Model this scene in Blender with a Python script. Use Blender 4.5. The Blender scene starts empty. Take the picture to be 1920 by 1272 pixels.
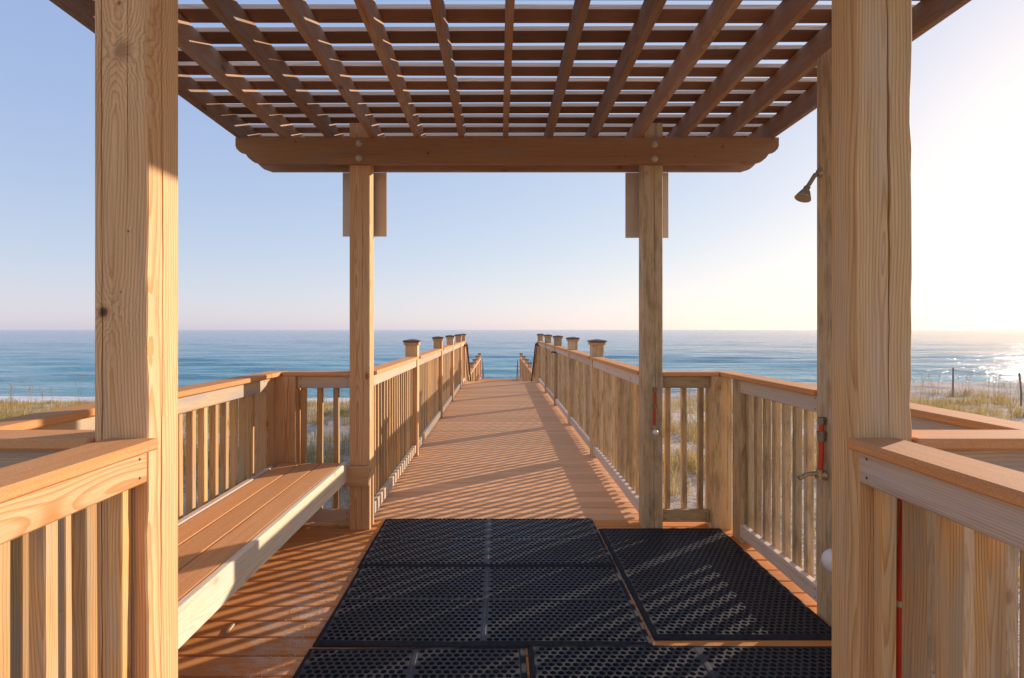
import bpy, math, random
import numpy as np
from mathutils import Vector, Matrix, Euler

random.seed(7)
rng = np.random.default_rng(11)
scn = bpy.context.scene
COL = scn.collection
R = math.radians

# ------------------------------------------------------------------ camera, sky, sun, exposure
H = 1.458                                   # eye height above the deck
cam_d = bpy.data.cameras.new('camera')
cam_d.sensor_width = 36.0
cam_d.lens = 19.3
cam_d.shift_x = 0.0125
cam_d.shift_y = -0.0091
cam_d.clip_start = 0.02
cam_d.clip_end = 60000
cam = bpy.data.objects.new('camera', cam_d)
cam.location = (0, 0, H)
cam.rotation_euler = (R(90), 0, 0)
COL.objects.link(cam)
scn.camera = cam

SUN_AZ, SUN_EL = 53.0, 14.4                 # degrees right of straight ahead, degrees up
SKY_STRENGTH, SUN_STRENGTH, EXPOSURE = 0.15, 2.65, 1.25
world = bpy.data.worlds.new('World')
scn.world = world
world.use_nodes = True
wn = world.node_tree
wn.nodes.clear()
w_out = wn.nodes.new('ShaderNodeOutputWorld')
w_bg = wn.nodes.new('ShaderNodeBackground')
w_sky = wn.nodes.new('ShaderNodeTexSky')
w_sky.sky_type = 'NISHITA'
w_sky.sun_disc = False
w_sky.sun_elevation = R(SUN_EL)
w_sky.sun_rotation = R(SUN_AZ)
w_sky.altitude = 0
w_sky.air_density = 1.0
w_sky.dust_density = 0.5
w_sky.ozone_density = 1.0
w_bg.inputs['Strength'].default_value = SKY_STRENGTH
# film response of the whole sky: one power curve per channel, the same in every direction
w_sep = wn.nodes.new('ShaderNodeSeparateColor')
w_com = wn.nodes.new('ShaderNodeCombineColor')
wn.links.new(w_sky.outputs[0], w_sep.inputs[0])
for ch, (gam, gain) in enumerate(((0.50, 0.94), (0.42, 1.06), (0.20, 1.76))):
    w_p = wn.nodes.new('ShaderNodeMath'); w_p.operation = 'POWER'
    w_m = wn.nodes.new('ShaderNodeMath'); w_m.operation = 'MULTIPLY'
    wn.links.new(w_sep.outputs[ch], w_p.inputs[0]); w_p.inputs[1].default_value = gam
    wn.links.new(w_p.outputs[0], w_m.inputs[0]); w_m.inputs[1].default_value = gain
    wn.links.new(w_m.outputs[0], w_com.inputs[ch])
wn.links.new(w_com.outputs[0], w_bg.inputs[0])
wn.links.new(w_bg.outputs[0], w_out.inputs[0])

sun_d = bpy.data.lights.new('sun', 'SUN')
sun_d.energy = SUN_STRENGTH
sun_d.angle = R(0.5)
sun_d.color = (1.0, 0.83, 0.70)
sun = bpy.data.objects.new('sun', sun_d)
sun_dir = Vector((math.sin(R(SUN_AZ)) * math.cos(R(SUN_EL)), math.cos(R(SUN_AZ)) * math.cos(R(SUN_EL)), math.sin(R(SUN_EL))))
sun.rotation_euler = (-sun_dir).to_track_quat('-Z', 'Y').to_euler()
sun.location = sun_dir * 40
COL.objects.link(sun)

scn.view_settings.view_transform = 'Standard'
scn.view_settings.look = 'None'
scn.view_settings.exposure = EXPOSURE
scn.view_settings.gamma = 1.0
scn.view_settings.use_curve_mapping = False

# ------------------------------------------------------------------ materials
class NT:
    """small helper for node trees"""
    def __init__(s, name):
        s.m = bpy.data.materials.new(name)
        s.m.use_nodes = True
        s.t = s.m.node_tree
        s.t.nodes.clear()
        s.out = s.n('ShaderNodeOutputMaterial')
        s.b = s.n('ShaderNodeBsdfPrincipled')
        s.l(s.b.outputs[0], s.out.inputs[0])
    def n(s, typ, **kw):
        nd = s.t.nodes.new(typ)
        for k, v in kw.items():
            setattr(nd, k, v)
        return nd
    def l(s, a, b):
        s.t.links.new(a, b)
    def setin(s, inp, v):
        if isinstance(v, bpy.types.NodeSocket):
            s.l(v, inp)
        elif v is not None:
            inp.default_value = v
    def math(s, op, a, b=None, c=None, clamp=False):
        nd = s.n('ShaderNodeMath', operation=op)
        nd.use_clamp = clamp
        s.setin(nd.inputs[0], a); s.setin(nd.inputs[1], b); s.setin(nd.inputs[2], c)
        return nd.outputs[0]
    def comb(s, a, b, c):
        nd = s.n('ShaderNodeCombineXYZ')
        for i, v in enumerate((a, b, c)):
            s.setin(nd.inputs[i], v)
        return nd.outputs[0]
    def noise(s, vec, scale=1.0, detail=2.0, rough=0.5, col=False):
        nd = s.n('ShaderNodeTexNoise')
        s.l(vec, nd.inputs['Vector'])
        nd.inputs['Scale'].default_value = scale
        nd.inputs['Detail'].default_value = detail
        nd.inputs['Roughness'].default_value = rough
        return nd.outputs['Color' if col else 'Fac']
    def ramp(s, fac, stops, interp='LINEAR'):
        nd = s.n('ShaderNodeValToRGB')
        cr = nd.color_ramp
        cr.interpolation = interp
        while len(cr.elements) < len(stops):
            cr.elements.new(0.5)
        for e, (p, c) in zip(cr.elements, stops):
            e.position = p
            e.color = (c, c, c, 1) if isinstance(c, (int, float)) else (*c, 1)
        s.l(fac, nd.inputs[0])
        return nd.outputs[0]
    def mix(s, fac, a, b, blend='MIX'):
        nd = s.n('ShaderNodeMix', data_type='RGBA', blend_type=blend)
        s.setin(nd.inputs[0], fac)
        for inp, v in ((nd.inputs[6], a), (nd.inputs[7], b)):
            if isinstance(v, (tuple, list)):
                inp.default_value = (*v[:3], 1)
            else:
                s.l(v, inp)
        return nd.outputs[2]
    def bump(s, h, strength=0.3, dist=0.002, normal=None):
        nd = s.n('ShaderNodeBump')
        nd.inputs['Strength'].default_value = strength
        nd.inputs['Distance'].default_value = dist
        s.l(h, nd.inputs['Height'])
        if normal is not None:
            s.l(normal, nd.inputs['Normal'])
        return nd.outputs[0]

def wood(name, axis, light, dark, weather=(0.3, 0.28, 0.24), wamt=0.3, rings=150.0, tint=0.16,
         knots=1.0, green=0.0, contrast=0.8, kpts=(), kax='a', stain=0.45):
    """sawn softwood: growth rings round an off-centre pith, fibre, knots, weathering; grain runs along the given local axis"""
    t = NT(name)
    tc = t.n('ShaderNodeTexCoord')
    sep = t.n('ShaderNodeSeparateXYZ')
    t.l(tc.outputs['Object'], sep.inputs[0])
    x, y, z = sep.outputs
    a, b, g = {'x': (y, z, x), 'y': (x, z, y), 'z': (x, y, z)}[axis]
    oi = t.n('ShaderNodeObjectInfo')
    rnd = oi.outputs['Random']
    wnz = t.n('ShaderNodeTexWhiteNoise', noise_dimensions='1D')
    t.l(rnd, wnz.inputs['W'])
    rs = t.n('ShaderNodeSeparateColor')
    t.l(wnz.outputs['Color'], rs.inputs[0])
    r1, r2, r3 = rs.outputs
    off_g = t.math('MULTIPLY', rnd, 61.0)
    gg = t.math('ADD', g, off_g)
    aa = t.math('ADD', a, t.math('MULTIPLY', r1, 9.0))
    # slow wander of the pith along the grain
    wv = t.comb(t.math('MULTIPLY', aa, 2.0), t.math('MULTIPLY', b, 2.0), t.math('MULTIPLY', gg, 0.9))
    wcol = t.noise(wv, 1.0, 2.0, 0.5, col=True)
    ws = t.n('ShaderNodeSeparateColor')
    t.l(wcol, ws.inputs[0])
    wa = t.math('MULTIPLY', t.math('SUBTRACT', ws.outputs[0], 0.5), 0.075)
    wb = t.math('MULTIPLY', t.math('SUBTRACT', ws.outputs[1], 0.5), 0.10)
    pa = t.math('MULTIPLY', t.math('SUBTRACT', r1, 0.5), 0.10)
    pb = t.math('ADD', t.math('MULTIPLY', r2, 0.05), 0.015)
    ra = t.math('ADD', t.math('ADD', a, pa), wa)
    rb = t.math('ADD', t.math('ADD', b, pb), wb)
    rad = t.math('SQRT', t.math('ADD', t.math('MULTIPLY', ra, ra), t.math('MULTIPLY', rb, rb)))
    # knots
    kv = t.comb(t.math('MULTIPLY', aa, 4.5), t.math('MULTIPLY', b, 4.5), t.math('MULTIPLY', gg, 2.6))
    vor = t.n('ShaderNodeTexVoronoi')
    vor.inputs['Scale'].default_value = 1.0
    t.l(kv, vor.inputs['Vector'])
    kd = vor.outputs['Distance']
    pull = t.math('MULTIPLY', t.math('EXPONENT', t.math('MULTIPLY', kd, -9.0)), 0.028 * knots)
    rad2 = t.math('ADD', rad, pull)
    kmasks = []
    for (ka, kg, kr, kdark) in kpts:          # single knots at known spots: position across, along, radius, darkness
        ua = t.math('DIVIDE', t.math('SUBTRACT', a if kax == 'a' else b, ka), kr)
        ug = t.math('DIVIDE', t.math('SUBTRACT', g, kg), kr * 1.25)
        wob = t.noise(t.comb(ua, ug, kr), 1.6, 3.0)
        kk = t.math('MULTIPLY', t.math('SQRT', t.math('ADD', t.math('MULTIPLY', ua, ua), t.math('MULTIPLY', ug, ug))), t.math('ADD', wob, 0.55))
        rad2 = t.math('ADD', rad2, t.math('MULTIPLY', t.math('EXPONENT', t.math('MULTIPLY', kk, -0.9)), 1.6 * kr))
        kmasks.append((kk, kdark))
    fine = t.noise(t.comb(t.math('MULTIPLY', aa, 30.0), t.math('MULTIPLY', b, 30.0), t.math('MULTIPLY', gg, 1.5)), 1.0, 2.0)
    ph = t.math('ADD', t.math('MULTIPLY', rad2, rings), t.math('MULTIPLY', fine, 0.7))
    saw = t.math('FRACT', ph)
    late = t.ramp(saw, [(0.0, 0.05), (0.45, 0.12), (0.80, 0.85), (0.92, 1.0), (1.0, 0.05)])
    col = t.mix(t.math('MULTIPLY', late, contrast), light, dark)
    # broad heartwood / sapwood tone
    broad = t.noise(t.comb(t.math('MULTIPLY', aa, 9.0), t.math('MULTIPLY', b, 9.0), t.math('MULTIPLY', gg, 0.7)), 1.0, 2.0)
    col = t.mix(t.ramp(broad, [(0.35, 0.0), (0.7, 0.32)]), col, dark)
    # fibre streaks
    fib = t.noise(t.comb(t.math('MULTIPLY', aa, 260.0), t.math('MULTIPLY', b, 260.0), t.math('MULTIPLY', gg, 5.0)), 1.0, 3.0, 0.6)
    col = t.mix(1.0, col, t.ramp(fib, [(0.25, 0.82), (0.75, 1.18)]), 'MULTIPLY')
    # weathering
    wth = t.noise(t.comb(t.math('MULTIPLY', aa, 14.0), t.math('MULTIPLY', b, 14.0), t.math('MULTIPLY', gg, 2.2)), 1.0, 5.0, 0.62)
    lo = 0.62 - 0.5 * wamt
    wm = t.ramp(wth, [(lo, 0.0), (min(lo + 0.28, 1.0), min(1.0, 0.35 + wamt))])
    col = t.mix(wm, col, weather)
    stn = t.noise(t.comb(t.math('MULTIPLY', aa, 34.0), t.math('MULTIPLY', b, 34.0), t.math('MULTIPLY', gg, 0.9)), 1.0, 4.0, 0.7)
    col = t.mix(t.ramp(stn, [(0.56, 0.0), (0.74, stain)]), col, t.mix(0.5, dark, (0.14, 0.09, 0.05)))
    spk = t.noise(t.comb(t.math('MULTIPLY', aa, 70.0), t.math('MULTIPLY', b, 70.0), t.math('MULTIPLY', gg, 24.0)), 1.0, 3.0, 0.7)
    col = t.mix(t.ramp(spk, [(0.68, 0.0), (0.76, 0.55 * stain)]), col, (0.11, 0.08, 0.055))
    if green > 0:
        gn = t.noise(t.comb(t.math('MULTIPLY', aa, 22.0), t.math('MULTIPLY', b, 22.0), t.math('MULTIPLY', gg, 5.0)), 1.0, 5.0, 0.65)
        col = t.mix(t.ramp(gn, [(0.46, 0.0), (0.68, green)]), col, (0.16, 0.13, 0.06))
    kn = t.ramp(kd, [(0.0, 1.0), (0.05, 0.95), (0.085, 0.0)])
    col = t.mix(t.math('MULTIPLY', kn, 0.8 * min(knots, 1.0)), col, (0.10, 0.045, 0.018))
    halo = t.ramp(kd, [(0.06, 0.35), (0.2, 0.0)])
    col = t.mix(t.math('MULTIPLY', halo, min(knots, 1.0)), col, dark)
    for kk, kdark in kmasks:
        col = t.mix(t.math('MULTIPLY', t.ramp(kk, [(0.0, 1.0), (0.55, 0.85), (0.8, 0.0)]), 0.45), col, (0.36, 0.17, 0.06))
        col = t.mix(t.math('MULTIPLY', t.ramp(kk, [(0.0, 1.0), (0.3, 0.8), (0.5, 0.0)]), kdark), col, (0.06, 0.025, 0.012))
    tv = t.math('ADD', t.math('MULTIPLY', r3, 2 * tint), 1.0 - tint)
    col = t.mix(1.0, col, t.comb(tv, tv, tv), 'MULTIPLY')
    t.l(col, t.b.inputs['Base Color'])
    t.b.inputs['Roughness'].default_value = 0.72
    t.b.inputs['Specular IOR Level'].default_value = 0.25
    hgt = t.math('ADD', t.math('MULTIPLY', fib, 0.8), t.math('MULTIPLY', late, 0.35))
    t.l(t.bump(hgt, 0.35, 0.0012), t.b.inputs['Normal'])
    return t.m

def composite(name, axis, c1, c2, worn=0.0):
    """wood-plastic composite board: even colour, fine grit, faint drawn streaks"""
    t = NT(name)
    tc = t.n('ShaderNodeTexCoord')
    sep = t.n('ShaderNodeSeparateXYZ')
    t.l(tc.outputs['Object'], sep.inputs[0])
    x, y, z = sep.outputs
    a, b, g = {'x': (y, z, x), 'y': (x, z, y), 'z': (x, y, z)}[axis]
    oi = t.n('ShaderNodeObjectInfo')
    rnd = oi.outputs['Random']
    gg = t.math('ADD', g, t.math('MULTIPLY', rnd, 47.0))
    v = t.comb(a, b, gg)
    st = t.noise(t.comb(t.math('MULTIPLY', a, 90.0), t.math('MULTIPLY', b, 90.0), t.math('MULTIPLY', gg, 2.5)), 1.0, 4.0, 0.6)
    grit = t.noise(v, 420.0, 2.0, 0.7)
    blot = t.noise(v, 5.0, 4.0, 0.6)
    col = t.mix(t.ramp(st, [(0.3, 0.0), (0.7, 1.0)]), c1, c2)
    col = t.mix(1.0, col, t.ramp(grit, [(0.25, 0.72), (0.75, 1.25)]), 'MULTIPLY')
    col = t.mix(t.ramp(blot, [(0.45, 0.0), (0.8, 0.2)]), col, (0.46, 0.34, 0.23))
    if worn > 0:                              # dried sand trodden into the boards beside the mats
        gp = t.n('ShaderNodeNewGeometry')
        s2 = t.n('ShaderNodeSeparateXYZ')
        t.l(gp.outputs['Position'], s2.inputs[0])
        dx = t.math('MULTIPLY', t.math('ADD', s2.outputs[0], 1.02), 4.2)
        dy = t.math('MULTIPLY', t.math('ADD', s2.outputs[1], -2.75), 1.35)
        d = t.math('ADD', t.math('MULTIPLY', dx, dx), t.math('MULTIPLY', dy, dy))
        near = t.math('EXPONENT', t.math('MULTIPLY', d, -1.0))
        wn_ = t.noise(t.comb(t.math('MULTIPLY', s2.outputs[0], 9.0), t.math('MULTIPLY', s2.outputs[1], 26.0), rnd), 1.0, 6.0, 0.75)
        msk = t.math('MULTIPLY', near, t.ramp(wn_, [(0.44, 0.0), (0.66, 1.0)]))
        col = t.mix(t.math('MULTIPLY', msk, worn), col, (0.62, 0.55, 0.45))
        salt = t.noise(t.comb(s2.outputs[0], s2.outputs[1], rnd), 160.0, 2.0, 0.6)
        col = t.mix(t.ramp(salt, [(0.70, 0.0), (0.78, 0.5)]), col, (0.6, 0.52, 0.42))
    tv = t.math('ADD', t.math('MULTIPLY', rnd, 0.22), 0.89)
    col = t.mix(1.0, col, t.comb(tv, tv, tv), 'MULTIPLY')
    t.l(col, t.b.inputs['Base Color'])
    t.b.inputs['Roughness'].default_value = 0.85
    t.b.inputs['Specular IOR Level'].default_value = 0.12
    t.l(t.bump(t.math('ADD', grit, st), 0.3, 0.0012), t.b.inputs['Normal'])
    return t.m

def plain(name, colour, rough=0.5, metal=0.0, var=0.12, scale=40.0, spec=0.5):
    t = NT(name)
    tc = t.n('ShaderNodeTexCoord')
    nz = t.noise(tc.outputs['Object'], scale, 4.0, 0.6)
    col = t.mix(1.0, colour, t.ramp(nz, [(0.3, 1 - var), (0.7, 1 + var)]), 'MULTIPLY')
    t.l(col, t.b.inputs['Base Color'])
    t.b.inputs['Roughness'].default_value = rough
    t.b.inputs['Metallic'].default_value = metal
    t.b.inputs['Specular IOR Level'].default_value = spec
    t.l(t.bump(nz, 0.15, 0.001), t.b.inputs['Normal'])
    return t.m

PL, PD = (0.77, 0.49, 0.25), (0.54, 0.24, 0.065)          # fresh pressure-treated pine
AL, AD = (0.72, 0.53, 0.315), (0.50, 0.30, 0.13)           # rails, greyed a little
BL, BD = (0.70, 0.425, 0.165), (0.43, 0.185, 0.045)          # pickets, browner
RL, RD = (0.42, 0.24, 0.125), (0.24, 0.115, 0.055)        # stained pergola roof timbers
WM = {}
for ax in 'xyz':
    WM['post' + ax] = wood('pine_post_' + ax, ax, PL, PD, wamt=0.12, knots=1.0, rings=120)
    WM['rail' + ax] = wood('pine_rail_' + ax, ax, AL, AD, weather=(0.42, 0.37, 0.31), wamt=0.55, knots=0.8)
    WM['picket' + ax] = wood('pine_picket_' + ax, ax, BL, BD, weather=(0.44, 0.37, 0.26), wamt=0.42, knots=0.5, tint=0.34, stain=0.65)
    WM['green' + ax] = wood('pine_mossy_' + ax, ax, (0.66, 0.49, 0.27), (0.46, 0.27, 0.11), weather=(0.54, 0.44, 0.30), wamt=0.4,
                            knots=0.6, green=0.6, tint=0.24, stain=0.65)
    WM['roof' + ax] = wood('stained_timber_' + ax, ax, RL, RD, weather=(0.34, 0.28, 0.24), wamt=0.42, knots=0.9, tint=0.26)
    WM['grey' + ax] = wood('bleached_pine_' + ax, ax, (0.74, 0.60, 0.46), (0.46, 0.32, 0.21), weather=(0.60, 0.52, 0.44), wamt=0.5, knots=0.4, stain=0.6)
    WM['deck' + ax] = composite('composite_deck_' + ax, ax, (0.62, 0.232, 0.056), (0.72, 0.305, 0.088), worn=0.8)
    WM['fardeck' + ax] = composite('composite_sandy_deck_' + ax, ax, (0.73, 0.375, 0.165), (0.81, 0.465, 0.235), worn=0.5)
    WM['cap' + ax] = composite('composite_cap_' + ax, ax, (0.64, 0.285, 0.105), (0.72, 0.355, 0.145))
WM['knottyz'] = wood('pine_post_knotty', 'z', PL, PD, wamt=0.12, knots=0.3, rings=120,
                     kpts=((0.005, 2.215, 0.044, 0.3), (-0.048, 1.505, 0.030, 0.95), (0.02, 1.725, 0.006, 0.9), (-0.005, 2.345, 0.010, 0.7), (0.0, 1.56, 0.005, 0.9)))
WM['knottyx'] = wood('stained_beam_knotty', 'x', (0.42, 0.225, 0.095), (0.23, 0.10, 0.04), weather=(0.25, 0.21, 0.18), wamt=0.2, knots=0.2, kax='b',
                     kpts=((0.076, -0.5725, 0.022, 0.8), (0.122, 1.553, 0.024, 0.6), (0.053, 1.357, 0.012, 0.8), (0.053, 0.853, 0.020, 0.6), (0.160, -1.526, 0.018, 0.8)))
for ax in 'xyz':
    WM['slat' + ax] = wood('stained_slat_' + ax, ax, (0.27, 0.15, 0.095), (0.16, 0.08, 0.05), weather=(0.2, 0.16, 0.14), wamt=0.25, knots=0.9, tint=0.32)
    WM['cream' + ax] = wood('sun_bleached_front_' + ax, ax, (0.78, 0.61, 0.41), (0.58, 0.40, 0.23), weather=(0.64, 0.55, 0.44), wamt=0.45, knots=0.4)
WM['brownz'] = wood('pine_post_brown', 'z', (0.66, 0.425, 0.20), (0.44, 0.225, 0.072), weather=(0.5, 0.40, 0.29), wamt=0.3, knots=0.4, rings=120)
t = NT('black_rubber')
gp = t.n('ShaderNodeNewGeometry')
d1 = t.noise(gp.outputs['Position'], 3.2, 5.0, 0.65)
d2 = t.noise(gp.outputs['Position'], 190.0, 2.0, 0.6)
col = t.mix(t.ramp(d1, [(0.4, 0.0), (0.75, 0.35)]), (0.020, 0.022, 0.027), (0.085, 0.080, 0.074))
col = t.mix(t.ramp(d2, [(0.69, 0.0), (0.76, 0.7)]), col, (0.30, 0.26, 0.20))
t.l(col, t.b.inputs['Base Color'])
t.l(t.ramp(d1, [(0.3, 0.42), (0.7, 0.7)]), t.b.inputs['Roughness'])
t.b.inputs['Specular IOR Level'].default_value = 0.4
t.l(t.bump(d2, 0.25, 0.0015), t.b.inputs['Normal'])
M_RUBBER = t.m
M_EDGE = plain('rubber_edge', (0.035, 0.036, 0.04), 0.9, 0, 0.3, 50, 0.05)
M_RED = plain('red_pipe', (0.52, 0.045, 0.012), 0.35, 0, 0.1, 30)
M_BRASS = plain('weathered_brass', (0.42, 0.35, 0.22), 0.45, 0.7, 0.3, 90)
M_GALV = plain('galvanised_metal', (0.55, 0.47, 0.33), 0.5, 0.55, 0.25, 120)
M_DULL = plain('dull_grey_metal', (0.22, 0.20, 0.17), 0.5, 0.5, 0.3, 120)
M_STEEL = plain('dull_steel', (0.16, 0.16, 0.16), 0.55, 0.4, 0.25, 120)
M_BLACK = plain('black_metal', (0.02, 0.02, 0.022), 0.45, 0.3, 0.2, 60)
M_WHITE = plain('white_plastic', (0.80, 0.78, 0.75), 0.38, 0, 0.05, 20)
M_CAP = plain('dark_post_cap', (0.13, 0.085, 0.06), 0.5, 0, 0.3, 70)
M_SIGN = plain('beige_sign_back', (0.62, 0.52, 0.40), 0.55, 0, 0.06, 6)
M_ROPE = plain('grey_rope', (0.3, 0.27, 0.22), 0.9, 0, 0.2, 200)
M_STRAW = plain('dry_straw', (0.62, 0.50, 0.28), 0.8, 0, 0.25, 30)
M_FENCE = wood('driftwood_post', 'z', (0.26, 0.20, 0.16), (0.18, 0.13, 0.10), weather=(0.3, 0.27, 0.24), wamt=0.5)

# ------------------------------------------------------------------ object helpers
def tag(o, label, cat, group=None):
    o['label'] = label
    o['category'] = cat
    if group:
        o['group'] = group
    return o

def link(name, mesh, parent=None, loc=(0, 0, 0), rot=None):
    o = bpy.data.objects.new(name, mesh)
    COL.objects.link(o)
    if parent is not None:
        o.parent = parent
    o.location = loc
    if rot is not None:
        o.rotation_euler = rot
    return o

def thing(name, label, cat, loc=(0, 0, 0), group=None):
    o = link(name, None, None, loc)
    o.empty_display_size = 0.2
    return tag(o, label, cat, group)

def wpos(parent):
    v = Vector((0, 0, 0))
    while parent is not None:
        v += parent.location
        parent = parent.parent
    return v

class MB:
    def __init__(s):
        s.v, s.f, s.smooth = [], [], []
    def add(s, vs, fs, smooth=False):
        n = len(s.v)
        s.v += [tuple(p) for p in vs]
        s.f += [tuple(i + n for i in f) for f in fs]
        s.smooth += [smooth] * len(fs)
    def box(s, x0, x1, y0, y1, z0, z1, ch=0.003, mat=None):
        vs, fs = cbox((x1 - x0) / 2, (y1 - y0) / 2, (z1 - z0) / 2, ch)
        c = Vector(((x0 + x1) / 2, (y0 + y1) / 2, (z0 + z1) / 2))
        vs = [Vector(p) for p in vs]
        if mat is not None:
            vs = [mat @ p for p in vs]
        s.add([p + c for p in vs], fs)
        return s
    def tube(s, pts, r, seg=10, cap=True):
        pts = [Vector(p) for p in pts]
        rs = r if isinstance(r, (list, tuple)) else [r] * len(pts)
        rings = []
        up = None
        for i, p in enumerate(pts):
            d = (pts[min(i + 1, len(pts) - 1)] - pts[max(i - 1, 0)]).normalized()
            if up is None:
                up = Vector((0, 0, 1)) if abs(d.z) < 0.9 else Vector((1, 0, 0))
            u = (up - d * up.dot(d)).normalized()
            w = d.cross(u)
            up = u
            rings.append([p + (u * math.cos(2 * math.pi * k / seg) + w * math.sin(2 * math.pi * k / seg)) * rs[i] for k in range(seg)])
        vs = [q for ring in rings for q in ring]
        fs = []
        for i in range(len(rings) - 1):
            for k in range(seg):
                k2 = (k + 1) % seg
                fs.append((i * seg + k, (i + 1) * seg + k, (i + 1) * seg + k2, i * seg + k2))
        s.add(vs, fs, True)
        if cap:
            s.add(rings[0], [tuple(range(seg))])
            s.add(rings[-1], [tuple(reversed(range(seg)))])
        return s
    def lathe(s, prof, origin, axis=(0, 0, 1), seg=16):
        """prof: (radius, height) pairs along the axis"""
        ax = Vector(axis).normalized()
        u = ax.orthogonal().normalized()
        w = ax.cross(u)
        o = Vector(origin)
        vs, fs = [], []
        for r, h in prof:
            for k in range(seg):
                a = 2 * math.pi * k / seg
                vs.append(o + ax * h + (u * math.cos(a) + w * math.sin(a)) * max(r, 1e-4))
        for i in range(len(prof) - 1):
            for k in range(seg):
                k2 = (k + 1) % seg
                fs.append((i * seg + k, i * seg + k2, (i + 1) * seg + k2, (i + 1) * seg + k))
        s.add(vs, fs, True)
        return s
    def mesh(s, name, mat):
        m = bpy.data.meshes.new(name)
        m.from_pydata(s.v, [], s.f)
        m.polygons.foreach_set('use_smooth', s.smooth)
        if mat is not None:
            m.materials.append(mat)
        m.update()
        return m
    def build(s, name, mat, parent=None):
        """vertices are in world space; the object's origin is put at the middle of its base"""
        a = np.array(s.v)
        c = Vector(((a[:, 0].min() + a[:, 0].max()) / 2, (a[:, 1].min() + a[:, 1].max()) / 2, a[:, 2].min()))
        s.v = [tuple(Vector(p) - c) for p in s.v]
        return link(name, s.mesh(name, mat), parent, c - wpos(parent))

def cbox(hx, hy, hz, ch):
    ch = min(ch, hx * 0.45, hy * 0.45, hz * 0.45)
    vs, idx = [], {}
    for sx in (-1, 1):
        for sy in (-1, 1):
            for sz in (-1, 1):
                for k in range(3):
                    p = [sx * (hx - ch), sy * (hy - ch), sz * (hz - ch)]
                    p[k] = (sx * hx, sy * hy, sz * hz)[k]
                    idx[(sx, sy, sz, k)] = len(vs)
                    vs.append(tuple(p))
    fs = []
    def quad(ids, n):
        p = [Vector(vs[i]) for i in ids]
        if (p[1] - p[0]).cross(p[2] - p[0]).dot(n) < 0:
            ids = ids[::-1]
        fs.append(tuple(ids))
    for k in range(3):
        o1, o2 = [(1, 2), (0, 2), (0, 1)][k]
        for s_ in (-1, 1):
            ids = []
            for p1, p2 in ((-1, -1), (1, -1), (1, 1), (-1, 1)):
                sg = [0, 0, 0]; sg[k] = s_; sg[o1] = p1; sg[o2] = p2
                ids.append(idx[(*sg, k)])
            n = Vector((0, 0, 0)); n[k] = s_
            quad(ids, n)
    for k in range(3):                         # edges along axis k
        o1, o2 = [(1, 2), (0, 2), (0, 1)][k]
        for p1 in (-1, 1):
            for p2 in (-1, 1):
                ids = []
                for s_, face in ((-1, o1), (-1, o2), (1, o2), (1, o1)):
                    sg = [0, 0, 0]; sg[k] = s_; sg[o1] = p1; sg[o2] = p2
                    ids.append(idx[(*sg, face)])
                n = Vector((0, 0, 0)); n[o1] = p1; n[o2] = p2
                quad(ids, n)
    for sx in (-1, 1):
        for sy in (-1, 1):
            for sz in (-1, 1):
                quad([idx[(sx, sy, sz, k)] for k in range(3)], Vector((sx, sy, sz)))
    return vs, fs

_cache = {}
def box(name, parent, x0, x1, y0, y1, z0, z1, mat, ch=0.004, rot=None, jit=0.0):
    key = (round(x1 - x0, 4), round(y1 - y0, 4), round(z1 - z0, 4), mat.name, ch)
    m = _cache.get(key)
    if m is None:
        b = MB()
        b.box(-(x1 - x0) / 2, (x1 - x0) / 2, -(y1 - y0) / 2, (y1 - y0) / 2, -(z1 - z0) / 2, (z1 - z0) / 2, ch)
        m = _cache[key] = b.mesh(name, mat)
    c = Vector(((x0 + x1) / 2, (y0 + y1) / 2, (z0 + z1) / 2)) - wpos(parent)
    if jit:
        rot = Euler((random.gauss(0, jit), random.gauss(0, jit), random.gauss(0, jit)))
    return link(name, m, parent, c, rot)

def structure(o):
    o['kind'] = 'structure'
    return o

# ------------------------------------------------------------------ terrain and sea
SEA_Z = -4.0
def hnoise(x, y):
    return (0.5 * np.sin(0.61 * x + 1.3) * np.sin(0.53 * y + 0.4) + 0.3 * np.sin(1.31 * x - 0.7 * y + 2.0)
            + 0.22 * np.sin(2.3 * y + 0.9 * x) + 0.16 * np.sin(3.7 * x + 1.1) * np.sin(3.1 * y))
def terrain(x, y):
    x = np.asarray(x, float); y = np.asarray(y, float)
    yy = y - 1.2 * np.sin(x * 0.07) 
    z = np.interp(yy, [-60, 4, 9, 14, 20, 28, 35, 42, 60, 120], [-0.9, -0.85, -1.0, -1.3, -1.75, -2.45, -3.15, -4.0, -6.0, -9.0])
    dune = np.exp(-((y - 36.5) / 5.0) ** 2) * (1 / (1 + np.exp(-(x - 13) / 2.5))) * 1.15
    amp = np.interp(y, [-60, 20, 36, 44], [0.13, 0.16, 0.12, 0.0])
    core = 1 - np.exp(-(x / 3.0) ** 4)          # flatter under the boardwalk
    low = np.interp(y, [12, 18, 30, 36], [0, -0.35, -0.3, 0]) * np.exp(-(x / 3.5) ** 4)
    return z + dune + low + amp * hnoise(x, y) * (0.25 + 0.75 * core)

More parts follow.
